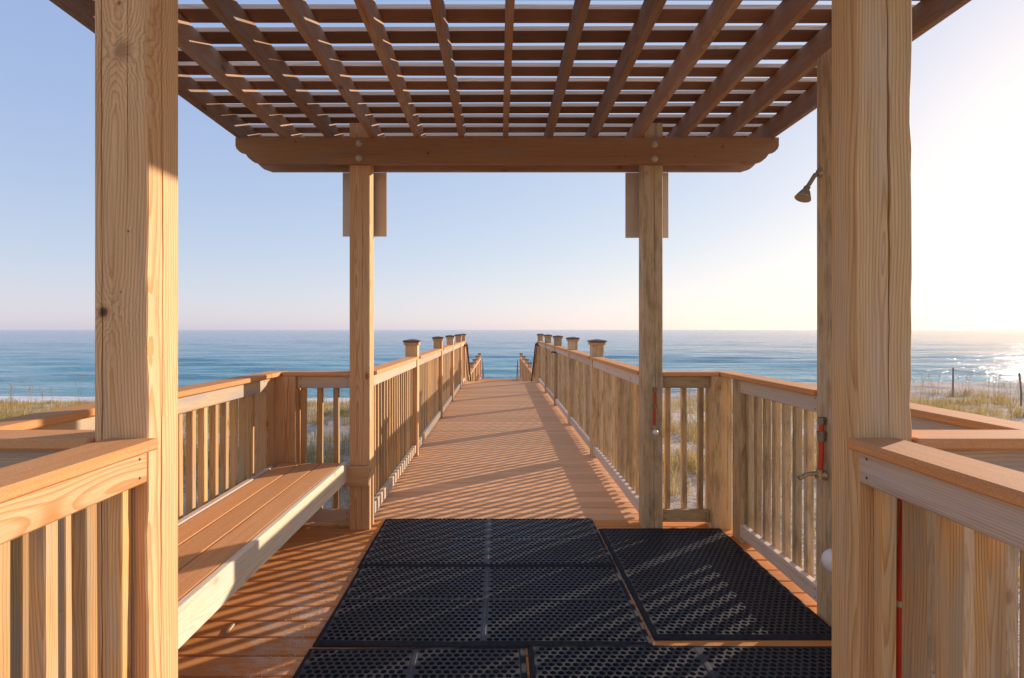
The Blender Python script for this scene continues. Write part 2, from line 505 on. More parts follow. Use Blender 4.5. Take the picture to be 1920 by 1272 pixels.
def grid_mesh(name, xs, ys, zf, mat, attr=None):
    X, Y = np.meshgrid(xs, ys)
    Z = zf(X, Y)
    nx, ny = len(xs), len(ys)
    co = np.stack([X, Y, Z], -1).reshape(-1, 3)
    m = bpy.data.meshes.new(name)
    i = np.arange((nx - 1) * (ny - 1))
    r, c = i // (nx - 1), i % (nx - 1)
    a = r * nx + c
    q = np.stack([a, a + 1, a + nx + 1, a + nx], -1)
    m.vertices.add(len(co)); m.vertices.foreach_set('co', co.ravel())
    m.loops.add(q.size); m.loops.foreach_set('vertex_index', q.ravel().astype(np.int32))
    m.polygons.add(len(q))
    m.polygons.foreach_set('loop_start', np.arange(0, q.size, 4, dtype=np.int32))
    m.polygons.foreach_set('loop_total', np.full(len(q), 4, dtype=np.int32))
    m.polygons.foreach_set('use_smooth', np.ones(len(q), dtype=bool))
    if attr is not None:
        at = m.attributes.new('depth', 'FLOAT', 'POINT')
        at.data.foreach_set('value', attr(X, Y).ravel().astype(np.float32))
    m.materials.append(mat)
    m.update()
    m.validate()
    return m

t = NT('sand')
tc = t.n('ShaderNodeTexCoord')
n1 = t.noise(tc.outputs['Object'], 1.1, 5.0, 0.6)
n2 = t.noise(tc.outputs['Object'], 9.0, 6.0, 0.65)
n3 = t.noise(tc.outputs['Object'], 140.0, 2.0, 0.6)
col = t.mix(t.ramp(n1, [(0.35, 0.0), (0.7, 1.0)]), (0.70, 0.56, 0.44), (0.55, 0.43, 0.32))
col = t.mix(t.ramp(n2, [(0.52, 0.0), (0.68, 0.75)]), col, (0.17, 0.125, 0.075))
col = t.mix(1.0, col, t.ramp(n3, [(0.3, 0.8), (0.7, 1.15)]), 'MULTIPLY')
t.l(col, t.b.inputs['Base Color'])
t.b.inputs['Roughness'].default_value = 0.9
t.b.inputs['Specular IOR Level'].default_value = 0.1
t.l(t.bump(t.math('ADD', n2, t.math('MULTIPLY', n1, 1.5)), 1.0, 0.12), t.b.inputs['Normal'])
M_SAND = t.m
xs = np.concatenate([np.linspace(-140, -26, 40), np.linspace(-25, 34, 178), np.linspace(36, 160, 40)])
ys = np.concatenate([np.linspace(-60, -3, 18), np.linspace(-2, 46, 200), np.linspace(47, 130, 24)])
structure(link('sand_dune', grid_mesh('sand_dune', xs, ys, terrain, M_SAND)))

t = NT('sea_water')
at = t.n('ShaderNodeAttribute', attribute_name='depth')
dep = at.outputs['Fac']
gp = t.n('ShaderNodeNewGeometry')
sp = t.n('ShaderNodeSeparateXYZ')
t.l(gp.outputs['Position'], sp.inputs[0])
px, py, pz = sp.outputs
dd = t.math('DIVIDE', t.math('ADD', py, -42.0), 400.0)
col = t.ramp(dd, [(0.0, (0.22, 0.48, 0.46)), (0.05, (0.10, 0.39, 0.42)), (0.25, (0.05, 0.27, 0.37)), (0.9, (0.035, 0.17, 0.32))])
patch = t.noise(t.comb(t.math('MULTIPLY', px, 0.02), t.math('MULTIPLY', py, 0.06), 0.0), 1.0, 4.0, 0.6)
col = t.mix(t.ramp(patch, [(0.38, 0.0), (0.68, 0.65)]), col, (0.05, 0.16, 0.22))
patch2 = t.noise(t.comb(t.math('MULTIPLY', px, 0.006), t.math('MULTIPLY', py, 0.016), 9.0), 1.0, 5.0, 0.65)
col = t.mix(t.ramp(patch2, [(0.45, 0.0), (0.7, 0.45)]), col, (0.015, 0.09, 0.16))
chop = t.noise(t.comb(t.math('MULTIPLY', px, 0.10), t.math('MULTIPLY', py, 0.45), 5.0), 1.0, 5.0, 0.7)
col = t.mix(t.ramp(chop, [(0.47, 0.0), (0.68, 0.75)]), col, (0.30, 0.53, 0.58))
fn = t.noise(t.comb(t.math('MULTIPLY', px, 0.8), t.math('MULTIPLY', py, 1.1), 3.0), 1.0, 8.0, 0.72)
foam = t.math('GREATER_THAN', fn, t.ramp(dep, [(0.0, 0.30), (0.32, 0.43), (0.5, 0.62), (0.62, 0.9)]))
col = t.mix(foam, col, (0.66, 0.62, 0.58))
t.l(col, t.b.inputs['Base Color'])
t.l(t.math('ADD', t.math('MULTIPLY', foam, 0.6), 0.10), t.b.inputs['Roughness'])
t.b.inputs['IOR'].default_value = 1.33
t.b.inputs['Specular IOR Level'].default_value = 0.28
w1 = t.noise(t.comb(t.math('MULTIPLY', px, 0.16), t.math('MULTIPLY', py, 0.42), 0.0), 1.0, 5.0, 0.62)
w2 = t.noise(t.comb(t.math('MULTIPLY', px, 0.9), t.math('MULTIPLY', py, 2.2), 7.0), 1.0, 5.0, 0.65)
w3 = t.noise(t.comb(t.math('MULTIPLY', px, 0.035), t.math('MULTIPLY', py, 0.09), 7.0), 1.0, 3.0, 0.55)
hh = t.math('ADD', t.math('ADD', t.math('MULTIPLY', w1, 1.0), t.math('MULTIPLY', w2, 0.28)), t.math('MULTIPLY', w3, 2.2))
t.l(t.bump(hh, 1.0, 0.6), t.b.inputs['Normal'])
M_SEA = t.m
def sea_h(X, Y):
    f = np.interp(Y, [38, 46, 60, 300, 900], [0.25, 0.6, 1, 1, 0])
    s = 0.20 * np.sin(Y * 0.52 + 0.6 * np.sin(X * 0.05) + 0.02 * X) + 0.07 * np.sin(Y * 1.13 + X * 0.11 + 1.0) + 0.05 * np.sin(Y * 0.83 - X * 0.17 + 2.0)
    return SEA_Z + f * s
def sea_depth(X, Y):
    return np.clip((SEA_Z - terrain(X, Y)) , -0.5, 3.0)
ys = np.concatenate([np.arange(36, 110, 0.5), np.geomspace(111, 40000, 160)])
xs = np.concatenate([-np.geomspace(40000, 130, 24), np.linspace(-125, 125, 170), np.geomspace(130, 40000, 24)])
structure(link('sea', grid_mesh('sea', xs, ys, sea_h, M_SEA, sea_depth)))

# ------------------------------------------------------------------ decks
BW, GAP, TH = 0.1355, 0.010, 0.026
PITCH = BW + GAP
def make_deck(name, x0, x1, y0, y1, z=0.0, mat='deckx'):
    b = MB()
    for k in range(int((x1 - x0) / 0.55) + 2):
        xj = min(x0 + 0.06 + k * 0.55, x1 - 0.06)
        b.box(xj - 0.019, xj + 0.019, y0 + 0.05, y1 - 0.05, z - TH - 0.19, z - TH - 0.001)
        if xj >= x1 - 0.06:
            break
    b.box(x0 + 0.02, x1 - 0.02, y1 - 0.045, y1 - 0.007, z - TH - 0.2, z - TH - 0.002)
    yy = y0 + 0.3
    while yy < y1:                              # piles down into the sand
        for xx in (x0 + 0.15, x1 - 0.15):
            b.box(xx - 0.07, xx + 0.07, yy - 0.07, yy + 0.07, float(terrain(xx, yy)) - 0.6, z - TH - 0.2)
        yy += 2.4
    d = structure(b.build(name, WM['railz']))
    y = y1
    while y - BW > y0:
        w = BW
        o = box('deck_board', d, x0, x1, y - w, y, z - TH, z, WM[mat], ch=0.004)
        o.location.z += random.uniform(-0.0015, 0.0008)
        o.rotation_euler = (random.gauss(0, 0.004), 0, random.gauss(0, 0.0006))
        y -= PITCH
    return d
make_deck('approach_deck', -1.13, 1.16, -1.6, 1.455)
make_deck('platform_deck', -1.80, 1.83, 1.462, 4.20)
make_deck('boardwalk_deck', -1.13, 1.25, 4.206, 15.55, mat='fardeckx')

# ------------------------------------------------------------------ posts with drying checks
def post_mesh(w, d, z0, z1, grooves=(), wane=(), ch=0.004, n=60):
    """square timber centred on the origin; grooves = (side, position across, width, depth, z start, z end, seed)
    side 0 faces -y, 1 faces +x, 2 faces +y, 3 faces -x"""
    if not grooves and not wane:
        b = MB(); b.box(-w / 2, w / 2, -d / 2, d / 2, z0, z1, ch)
        return b
    vs, fs = [], []
    hx, hy = w / 2, d / 2
    rows = n
    cnt = None
    wr = {g: [random.gauss(0, 1) for _ in range(6)] for g in range(len(grooves))}
    for i in range(rows + 1):
        z = z0 + (z1 - z0) * i / rows
        loop = []
        for side in range(4):
            L = w if side in (0, 2) else d
            pts = [(-L / 2 + ch, 0.0)]
            for gi, g in sorted(enumerate(grooves), key=lambda q: q[1][1]):
                if g[0] != side:
                    continue
                a = wr[gi]
                p = g[1] + 0.006 * (a[0] * math.sin(z * 2.1 + a[1]) + 0.5 * a[2] * math.sin(z * 5.3 + a[3])) + 0.0012 * math.sin(z * 31 + a[4])
                fade = max(0.0, min(1.0, (z - g[4]) / 0.25, (g[5] - z) / 0.25))
                ww = g[2] * (0.04 + fade * (0.7 + 0.3 * math.sin(z * 7 + a[5])))
                pts += [(p - ww, 0.0), (p, -g[3] * fade), (p + ww, 0.0)]
            pts.append((L / 2 - ch, 0.0))
            for s_, o_ in pts:
                if side == 0: q = (s_, -hy - o_)
                elif side == 1: q = (hx + o_, s_)
                elif side == 2: q = (-s_, hy + o_)
                else: q = (-hx - o_, -s_)
                loop.append([q[0], q[1], z])
        for (corner, amp, seed) in wane:         # rough sawn edge: push the corner points in and out
            for q in loop:
                if q[0] * (1 if corner in (1, 2) else -1) > hx * 0.93 and q[1] * (1 if corner >= 2 else -1) > hy * 0.9:
                    k = max(0, math.sin(z * 9 + seed) + 0.6 * math.sin(z * 23 + seed * 2) + 0.5 * math.sin(z * 51)) * amp
                    q[0] -= math.copysign(k, q[0])
        cnt = len(loop)
        vs += loop
    for i in range(rows):
        for k in range(cnt):
            k2 = (k + 1) % cnt
            fs.append((i * cnt + k, i * cnt + k2, (i + 1) * cnt + k2, (i + 1) * cnt + k))
    fs.append(tuple(reversed(range(cnt))))
    fs.append(tuple(rows * cnt + k for k in range(cnt)))
    b = MB(); b.add(vs, fs)
    return b

def post(parent, x0, x1, y0, y1, z0, z1, mat, grooves=(), wane=(), name='post', ch=0.004):
    b = post_mesh(x1 - x0, y1 - y0, z0, z1, grooves, wane, ch)
    m = b.mesh(name, mat)
    return link(name, m, parent, Vector(((x0 + x1) / 2, (y0 + y1) / 2, 0)) - wpos(parent))

# ------------------------------------------------------------------ pergola
RAFT_Z = 2.846
perg = thing('pergola', 'open timber pergola with a slatted roof standing over the boardwalk platform', 'pergola', (0.05, 2.8, 0))
gz = -1.3
FL = (-1.10, -0.953, 1.49, 1.633)
FR = (0.974, 1.123, 1.49, 1.612)
BLp = (-1.091, -0.944, 4.0, 4.14)
BRp = (1.052, 1.192, 4.0, 4.14)
SH = (1.63, 1.772, 2.68, 2.82)
post(perg, *FL, gz, 2.96, WM['knottyz'], [(0, -0.052, 0.0022, 0.02, -1, 2.9, 1), (1, -0.012, 0.0034, 0.03, -1, 3.2, 2), (0, 0.018, 0.0016, 0.012, 1.75, 2.9, 3)],
     [(1, 0.0035, 0.4)])
post(perg, *FR, gz, RAFT_Z, WM['brownz'], [(0, 0.006, 0.0042, 0.04, 1.15, 3.2, 5), (3, 0.02, 0.001, 0.01, -1, 2.0, 6), (0, -0.03, 0.0012, 0.012, 0.0, 1.2, 4)],
     [(1, 0.0035, 2.0)])
post(perg, *BLp, gz, 2.965, WM['postz'], [(0, 0.02, 0.0016, 0.015, -1, 2.6, 7)])
post(perg, *BRp, gz, 2.965, WM['greenz'], [(0, 0.01, 0.0016, 0.015, -1, 2.9, 8)])
post(perg, *SH, gz, RAFT_Z - 0.002, WM['greenz'], [(3, -0.02, 0.0014, 0.014, 0.0, 2.8, 9)])

def beam(x0, x1, y0, y1, z0, z1, mat):
    h = z1 - z0
    end = [(0.0, 0.0), (0.0, -0.060), (0.008, -0.082), (0.028, -0.102), (0.060, -0.110), (0.075, -0.122), (0.092, -0.146), (0.120, -0.170), (0.170, -h + 0.004), (0.178, -h)]
    prof = [(x0 + dx, z1 + dz) for dx, dz in end] + [(x1 - dx, z1 + dz) for dx, dz in reversed(end)]
    n = len(prof)
    vs = [(x, y0, z) for x, z in prof] + [(x, y1, z) for x, z in prof]
    fs = [tuple(range(n)), tuple(reversed(range(n, 2 * n)))]
    fs += [((k + 1) % n, k, n + k, n + (k + 1) % n) for k in range(n)]
    b = MB(); b.add(vs, fs)
    return b.build('beam', mat, perg)
beams = []
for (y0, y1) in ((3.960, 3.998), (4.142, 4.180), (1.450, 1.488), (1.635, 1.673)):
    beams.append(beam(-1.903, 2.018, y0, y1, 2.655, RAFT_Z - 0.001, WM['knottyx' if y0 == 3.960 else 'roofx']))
def bolts(parent, y, sgn, pts):
    for x, z in pts:
        b = MB()
        b.lathe([(0.0001, 0.016), (0.012, 0.015), (0.016, 0.009), (0.017, 0.004), (0.024, 0.004), (0.025, 0.0)], (x, y, z), (0, sgn, 0), 12)
        b.build('bolt', M_GALV, parent)
bolts(beams[0], 3.960, -1, [(-1.012, 2.803), (-1.012, 2.697), (1.122, 2.795), (1.122, 2.692)])
bolts(beams[2], 1.450, -1, [(-1.026, 2.803), (-1.026, 2.697), (1.048, 2.795), (1.048, 2.692)])
RX = [0.047 + (i - 6) * 0.3213 for i in range(13)]
for x in RX:
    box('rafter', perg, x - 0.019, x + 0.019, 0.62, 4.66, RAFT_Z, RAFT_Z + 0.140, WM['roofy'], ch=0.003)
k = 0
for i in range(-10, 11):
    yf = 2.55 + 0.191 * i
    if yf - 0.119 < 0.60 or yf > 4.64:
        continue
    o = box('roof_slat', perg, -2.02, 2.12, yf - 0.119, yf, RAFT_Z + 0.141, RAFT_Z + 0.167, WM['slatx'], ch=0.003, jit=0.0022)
    if len(o.data.materials) == 1:              # sky light on the sawn edges painted as paler wood; the faces keep their stain
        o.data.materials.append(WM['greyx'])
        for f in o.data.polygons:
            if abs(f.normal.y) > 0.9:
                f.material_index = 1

# ------------------------------------------------------------------ railings
CAP_Z = 1.148
CT, RH, RT, PK = 0.030, 0.089, 0.038, 0.038
def rail_run(parent, axis, c_in, out, s0, s1, zc=CAP_Z, z0=0.0, kind='rail', pk='picket', pitch=0.1215, cap=True, cap_s=None, first=None,
             bottom=True, jit=0.003, ends=(True, True)):
    """one straight bay: top rail, bottom rail, pickets on the outer side, cap board
    axis 'y' runs along y with the inner face at x = c_in, out = +-1 the outward direction; axis 'x' runs along x with inner face at y = c_in"""
    def bx(name, a0, a1, u0, u1, w0, w1, mat, **kw):
        u0, u1 = sorted((c_in + out * u0, c_in + out * u1))
        if axis == 'y':
            return box(name, parent, u0, u1, a0, a1, w0, w1, mat, **kw)
        return box(name, parent, a0, a1, u0, u1, w0, w1, mat, **kw)
    zt = zc - CT - 0.001
    bx('top_rail', s0, s1, 0.0, RT, zt - RH, zt, WM[kind + axis])
    if bottom:
        bx('bottom_rail', s0, s1, 0.0, RT, z0 + 0.042, z0 + 0.042 + RH, WM[kind + axis])
    n = int((s1 - s0 - PK * 0.8) / pitch)
    m0 = s0 + (s1 - s0 - n * pitch) / 2 if first is None else first
    i = 0
    while True:
        c = m0 + i * pitch
        if c > s1 - 0.015:
            break
        if c > s0 + 0.01:
            bx('picket', c - PK / 2, c + PK / 2, RT + 0.001, RT + 0.001 + PK, z0 + 0.03, zt - 0.004, WM[pk + 'z'], ch=0.003, jit=jit)
        i += 1
    if cap:
        a0, a1 = cap_s or (s0, s1)
        bx('cap_rail', a0, a1, -0.033, 0.107, zc - CT, zc, WM['cap' + axis], ch=0.005)

def capped_post(parent, x0, x1, y0, y1, z0, ztop, mat):
    p = post(parent, x0, x1, y0, y1, z0, ztop, mat)
    cx, cy = (x0 + x1) / 2, (y0 + y1) / 2
    h = (x1 - x0) / 2
    def ring(r, z):
        return [(cx - r, cy - r, z), (cx + r, cy - r, z), (cx + r, cy + r, z), (cx - r, cy + r, z)]
    b = MB()
    t_ = MB()
    for x_a, x_b, y_a, y_b in ((-h - 0.016, h + 0.016, -h - 0.016, -h - 0.001), (-h - 0.016, h + 0.016, h + 0.001, h + 0.016),
                               (-h - 0.016, -h - 0.001, -h - 0.0005, h + 0.0005), (h + 0.001, h + 0.016, -h - 0.0005, h + 0.0005)):
        t_.box(cx + x_a, cx + x_b, cy + y_a, cy + y_b, ztop - 0.034, ztop - 0.004, 0.004)
    t_.build('cap_trim', WM['brownz'], p)
    lv = [(h + 0.014, ztop - 0.003), (h + 0.026, ztop + 0.001), (h + 0.027, ztop + 0.014), (h + 0.018, ztop + 0.020), (0.012, ztop + 0.034)]
    vs = [q for r, z in lv for q in ring(r, z)]
    fs = [(3, 2, 1, 0)]
    for i in range(len(lv) - 1):
        for k in range(4):
            k2 = (k + 1) % 4
            fs.append((i * 4 + k, i * 4 + k2, i * 4 + 4 + k2, i * 4 + 4 + k))
    e = (len(lv) - 1) * 4
    fs.append((e, e + 1, e + 2, e + 3))
    b.add(vs, fs)
    b.build('post_cap', M_CAP, p)
    return p

# rails of the approach walk beside the camera
ral = thing('railing', 'pale sunlit railing at the lower left corner, ending at the tall front pergola post', 'railing', (-1.0, 0, 0))
def approach(parent, c_in, out, kind, pk, first, pitch):
    rail_run(parent, 'y', c_in, out, -1.3, 1.488, zc=1.165, kind=kind, pk=pk, first=first, pitch=pitch)
    x0, x1 = sorted((c_in + out * 0.045, c_in + out * 0.185))
    post(parent, x0, x1, -1.44, -1.302, -1.2, 1.10, WM['postz'])
approach(ral, -0.953, -1, 'post', 'picket', -1.211, 0.1215)
rar = thing('railing', 'greyed railing at the lower right corner, ending at the cracked front pergola post', 'railing', (1.0, 0, 0))
approach(rar, 0.974, 1, 'grey', 'picket', -1.260, 0.105)

# platform, left side
pl = thing('railing', 'railing round the bench side of the platform, with a corner post by the sea', 'railing', (-1.65, 2.8, 0))
rail_run(pl, 'x', 1.505, 1, -1.62, -1.102, zc=1.165, kind='rail')
rail_run(pl, 'y', -1.625, -1, 1.66, 3.846, kind='rail', first=1.78)
post(pl, -1.775, -1.635, 1.515, 1.655, -1.3, CAP_Z - CT - 0.001, WM['postz'])
post(pl, -1.772, -1.632, 3.848, 3.988, -1.3, CAP_Z - CT - 0.001, WM['postz'])
box('cap_rail', pl, -1.732, -1.592, 3.8465, 4.147, CAP_Z - CT, CAP_Z, WM['capy'], ch=0.005)
post(pl, -1.645, -1.490, 4.004, 4.144, -1.3, CAP_Z - CT - 0.001, WM['postz'], [(0, 0.03, 0.0015, 0.014, -1, 1.3, 3)])
rail_run(pl, 'x', 4.040, 1, -1.488, -1.093, kind='rail', first=-1.46, pitch=0.123, cap_s=(-1.590, -1.093))
# platform, right side
pr = thing('railing', 'weathered greenish railing round the shower side of the platform', 'railing', (1.65, 2.8, 0))
rail_run(pr, 'x', 1.505, 1, 1.125, 1.64, zc=1.165, kind='rail', pk='green')
rail_run(pr, 'y', 1.645, 1, 1.66, 2.678, kind='grey', pk='green', first=1.76)
rail_run(pr, 'y', 1.645, 1, 2.822, 3.748, kind='grey', pk='green', first=2.90, pitch=0.1185)
post(pr, 1.655, 1.795, 1.515, 1.655, -1.3, CAP_Z - CT - 0.001, WM['greenz'])
post(pr, 1.652, 1.792, 3.750, 3.890, -1.3, CAP_Z - CT - 0.001, WM['greenz'])
box('cap_rail', pr, 1.612, 1.752, 3.7485, 4.147, CAP_Z - CT, CAP_Z, WM['capy'], ch=0.005)
post(pr, 1.552, 1.700, 4.004, 4.144, -1.3, CAP_Z - CT - 0.001, WM['greenz'], [(0, 0.04, 0.0015, 0.014, -1, 1.3, 4)])
rail_run(pr, 'x', 4.040, 1, 1.194, 1.550, kind='green', pk='green', first=1.255, pitch=0.1225, cap_s=(1.194, 1.610))

# boardwalk rails out to the stairs
def boardwalk(parent, c_in, out, posts, pk, kind):
    prev = 4.142
    for k, yp in enumerate(posts):
        s1 = yp - 0.001
        rail_run(parent, 'y', c_in, out, prev, s1, kind=kind, pk=pk, pitch=0.1185)
        x0, x1 = sorted((c_in - out * 0.012, c_in + out * 0.128))
        capped_post(parent, x0, x1, yp, yp + 0.14, -1.6 - 0.06 * yp, 1.315, WM['postz' if pk == 'picket' else 'greenz'])
        prev = yp + 0.141
LEFT_P = [6.33, 9.05, 11.3, 13.6, 15.3]
RIGHT_P = [6.30, 8.40, 10.55, 12.70, 15.05]
bl = thing('railing', 'long left boardwalk railing with capped posts and shadowed pickets', 'railing', (-1.0, 4.14, 0))
boardwalk(bl, -0.955, -1, LEFT_P, 'picket', 'rail')
br = thing('railing', 'long right boardwalk railing with capped posts, its pickets seen from their shaded side', 'railing', (1.1, 4.14, 0))
boardwalk(br, 1.075, 1, RIGHT_P, 'green', 'grey')

# stairs down and the lower walk
st = thing('staircase', 'short flight of wooden steps going down from the far end of the boardwalk', 'stairs', (0.06, 16.5, -1.1))
for k in range(6):
    zt = -0.183 * (k + 1)
    y0 = 15.56 + 0.29 * k
    if k < 5:
        box('tread', st, -0.93, 1.05, y0, y0 + 0.285, zt - 0.03, zt, WM['deckx'])
    box('riser', st, -0.93, 1.05, y0 - 0.02, y0 - 0.001, zt + 0.001, zt + 0.183 - 0.031, WM['railx'])
for x in (-0.99, 1.09):
    b = MB()
    b.add([(x + dx, y, z) for dx in (0, 0.04) for y, z in ((15.56, -0.03), (17.0, -1.07), (17.0, -1.32), (15.56, -0.3))],
          [(3, 2, 1, 0), (4, 5, 6, 7), (0, 1, 5, 4), (1, 2, 6, 5), (2, 3, 7, 6), (3, 0, 4, 7)])
    b.build('stringer', WM['raily'], st)
make_deck('lower_walk_deck', -1.10, 1.22, 17.02, 28.6, z=-1.1)
def stair_rail(parent, c_in, out, y0, z0, y1, z1, pk):
    dy, dz = y1 - y0, z1 - z0
    L = math.hypot(dy, dz)
    ang = math.atan2(dz, dy)
    def slab(name, u0, u1, w0, w1, zoff, mat):
        u0, u1 = sorted((c_in + out * u0, c_in + out * u1))
        b = MB(); b.box(-(u1 - u0) / 2, (u1 - u0) / 2, -L / 2, L / 2, w0, w1, 0.004)
        link(name, b.mesh(name, mat), parent, Vector(((u0 + u1) / 2, (y0 + y1) / 2, (z0 + z1) / 2 + zoff)) - wpos(parent), Euler((ang, 0, 0)))
    slab('cap_rail', -0.033, 0.107, -CT, 0, 0, WM['capy'])
    slab('top_rail', 0, RT, -0.12, -CT - 0.001, 0, WM['raily'])
    slab('bottom_rail', 0, RT, -0.12, -CT, -0.93, WM['raily'])
    n = int(dy / 0.12)
    for i in range(1, n):
        f = i / n
        y, z = y0 + dy * f, z0 + dz * f
        u0, u1 = sorted((c_in + out * (RT + 0.001), c_in + out * (RT + 0.039)))
        box('picket', parent, u0, u1, y - 0.019, y + 0.019, z - 1.06, z - CT - 0.02, WM[pk + 'z'], ch=0.003)
for c_in, out, pk, lab in ((-0.955, -1, 'picket', 'left'), (1.075, 1, 'green', 'right')):
    r = thing('railing', 'sloping railing on the %s of the steps at the end of the boardwalk' % lab, 'railing', (c_in, 16.2, -0.6))
    stair_rail(r, c_in, out, 15.45 if out < 0 else 15.2, 1.14, 17.25, 0.05, pk)
    lo = thing('railing', 'lower %s railing beyond the steps, its capped posts just above the boardwalk edge' % lab, 'railing', (c_in, 22, -1.1))
    prev = 17.42
    x0, x1 = sorted((c_in - out * 0.012, c_in + out * 0.128))
    capped_post(lo, x0, x1, 17.26, 17.40, -2.6, 0.215, WM['postz'])
    for yp in (20.3, 22.6, 25.3, 28.3):
        rail_run(lo, 'y', c_in, out, prev, yp - 0.002, zc=0.05, z0=-1.1, kind='rail', pk=pk)
        capped_post(lo, x0, x1, yp, yp + 0.14, -4.2, 0.215, WM['postz'])
        prev = yp + 0.142
    xh = c_in - out * 0.06
    hr = thing('handrail', 'thin dark metal handrail on the %s side of the upper steps' % lab, 'handrail', (xh, 16, 0))
    b = MB(); b.tube([(c_in, 14.86, 1.02), (xh, 14.86, 1.04), (xh, 15.0, 1.08), (xh, 15.3, 1.06), (xh, 17.2, -0.10), (xh, 17.4, -0.16), (c_in, 17.4, -0.16)], 0.019, 8)
    b.build('rail_tube', M_BLACK, hr)
    b = MB(); b.tube([(xh, 17.3, -0.14), (xh, 17.3, -1.09)], 0.016, 8)
    b.build('support_leg', M_BLACK, hr)
    h2 = thing('handrail', 'grey metal handrail on the %s of the far lower steps, in front of the sea' % lab, 'handrail', (xh, 29.5, -1.1))
    xh = c_in - out * 0.10
    b = MB(); b.tube([(xh, 28.5, -1.09), (xh, 28.5, -0.17), (xh, 28.62, -0.10), (xh, 28.9, -0.2), (xh, 31.6, -2.0), (xh, 31.6, -3.0)], 0.022, 8)
    b.build('rail_tube', M_STEEL, h2)
s2 = thing('staircase', 'lower wooden steps from the end of the lower walk down to the beach', 'stairs', (0.06, 30, -2.2))
for k in range(9):
    zt = -1.1 - 0.18 * (k + 1)
    y0 = 28.62 + 0.29 * k
    box('tread', s2, -0.93, 1.05, y0, y0 + 0.285, zt - 0.03, zt, WM['deckx'])
for x in (-0.99, 1.09):
    b = MB()
    b.add([(x + dx, y, z) for dx in (0, 0.04) for y, z in ((28.62, -1.15), (31.3, -2.75), (31.3, -3.0), (28.62, -1.4))],
          [(3, 2, 1, 0), (4, 5, 6, 7), (0, 1, 5, 4), (1, 2, 6, 5), (2, 3, 7, 6), (3, 0, 4, 7)])
    b.build('stringer', WM['raily'], s2)

# small black hook on the right boardwalk rail
hk = MB()
hk.tube([(1.074, 10.4, 1.03), (1.03, 10.4, 1.03), (1.005, 10.37, 1.045), (0.985, 10.33, 1.02)], 0.012, 8)
hk.tube([(1.073, 10.36, 1.03), (1.073, 10.46, 1.03)], 0.018, 8)
tag(hk.build('rail_hook', M_BLACK), 'small black hook on the inside of the right boardwalk railing', 'hook')

M_NAIL = plain('dark_nail', (0.10, 0.09, 0.08), 0.5, 0.6, 0.2, 80)
_nb = MB(); _nb.lathe([(0.0001, 0.0016), (0.0035, 0.0012), (0.0042, 0.0)], (0, 0, 0), (0, 0, 1), 8)
_nail = _nb.mesh('nail', M_NAIL)
def nail(parent, p, direction):
    link('nail', _nail, parent, Vector(p) - wpos(parent), Vector(direction).to_track_quat('Z', 'Y').to_euler())
for par, xf, sgn in ((ral, -0.953, 1), (rar, 0.974, -1)):
    for z in (1.065, 1.115):
        nail(par, (xf, 1.455, z), (sgn, 0, 0))
        nail(par, (xf, 0.98, z), (sgn, 0, 0))
for par, xf, sgn, ys_ in ((pl, -1.625, 1, (1.70, 3.80)), (pr, 1.645, -1, (2.64, 2.86, 3.71))):
    for y in ys_:
        for z in (1.045, 1.10):
            nail(par, (xf, y, z), (sgn, 0, 0))
        for z in (0.065, 0.11):
            nail(par, (xf, y, z), (sgn, 0, 0))
for par, xs_ in ((pl, (-1.46, -1.12)), (pr, (1.22, 1.52))):
    for x in xs_:
        for z in (0.065, 0.11, 1.045, 1.10):
            nail(par, (x, 4.040, z), (0, -1, 0))
# ------------------------------------------------------------------ bench
bn = thing('bench', 'long built-in bench with three brown seat boards and a pale front board', 'bench', (-1.35, 2.8, 0))
for i in range(3):
    x1 = -1.1395 - i * 0.1455
    box('seat_board', bn, x1 - 0.1400, x1, 1.68, 3.955, 0.472, 0.498, WM['capy'], ch=0.005)
box('front_board', bn, -1.1380, -1.1000, 1.676, 3.985, 0.357, 0.499, WM['creamy'], ch=0.006)
box('rear_board', bn, -1.614, -1.577, 1.68, 3.846, 0.40, 0.502, WM['greyy'])
box('support_beam', bn, -1.60, -0.945, 3.958, 3.997, 0.325, 0.470, WM['postx'])
box('support_beam', bn, -1.60, -1.000, 1.636, 1.674, 0.325, 0.470, WM['postx'])
box('support_beam', bn, -1.57, -1.145, 2.78, 2.82, 0.33, 0.470, WM['railx'])

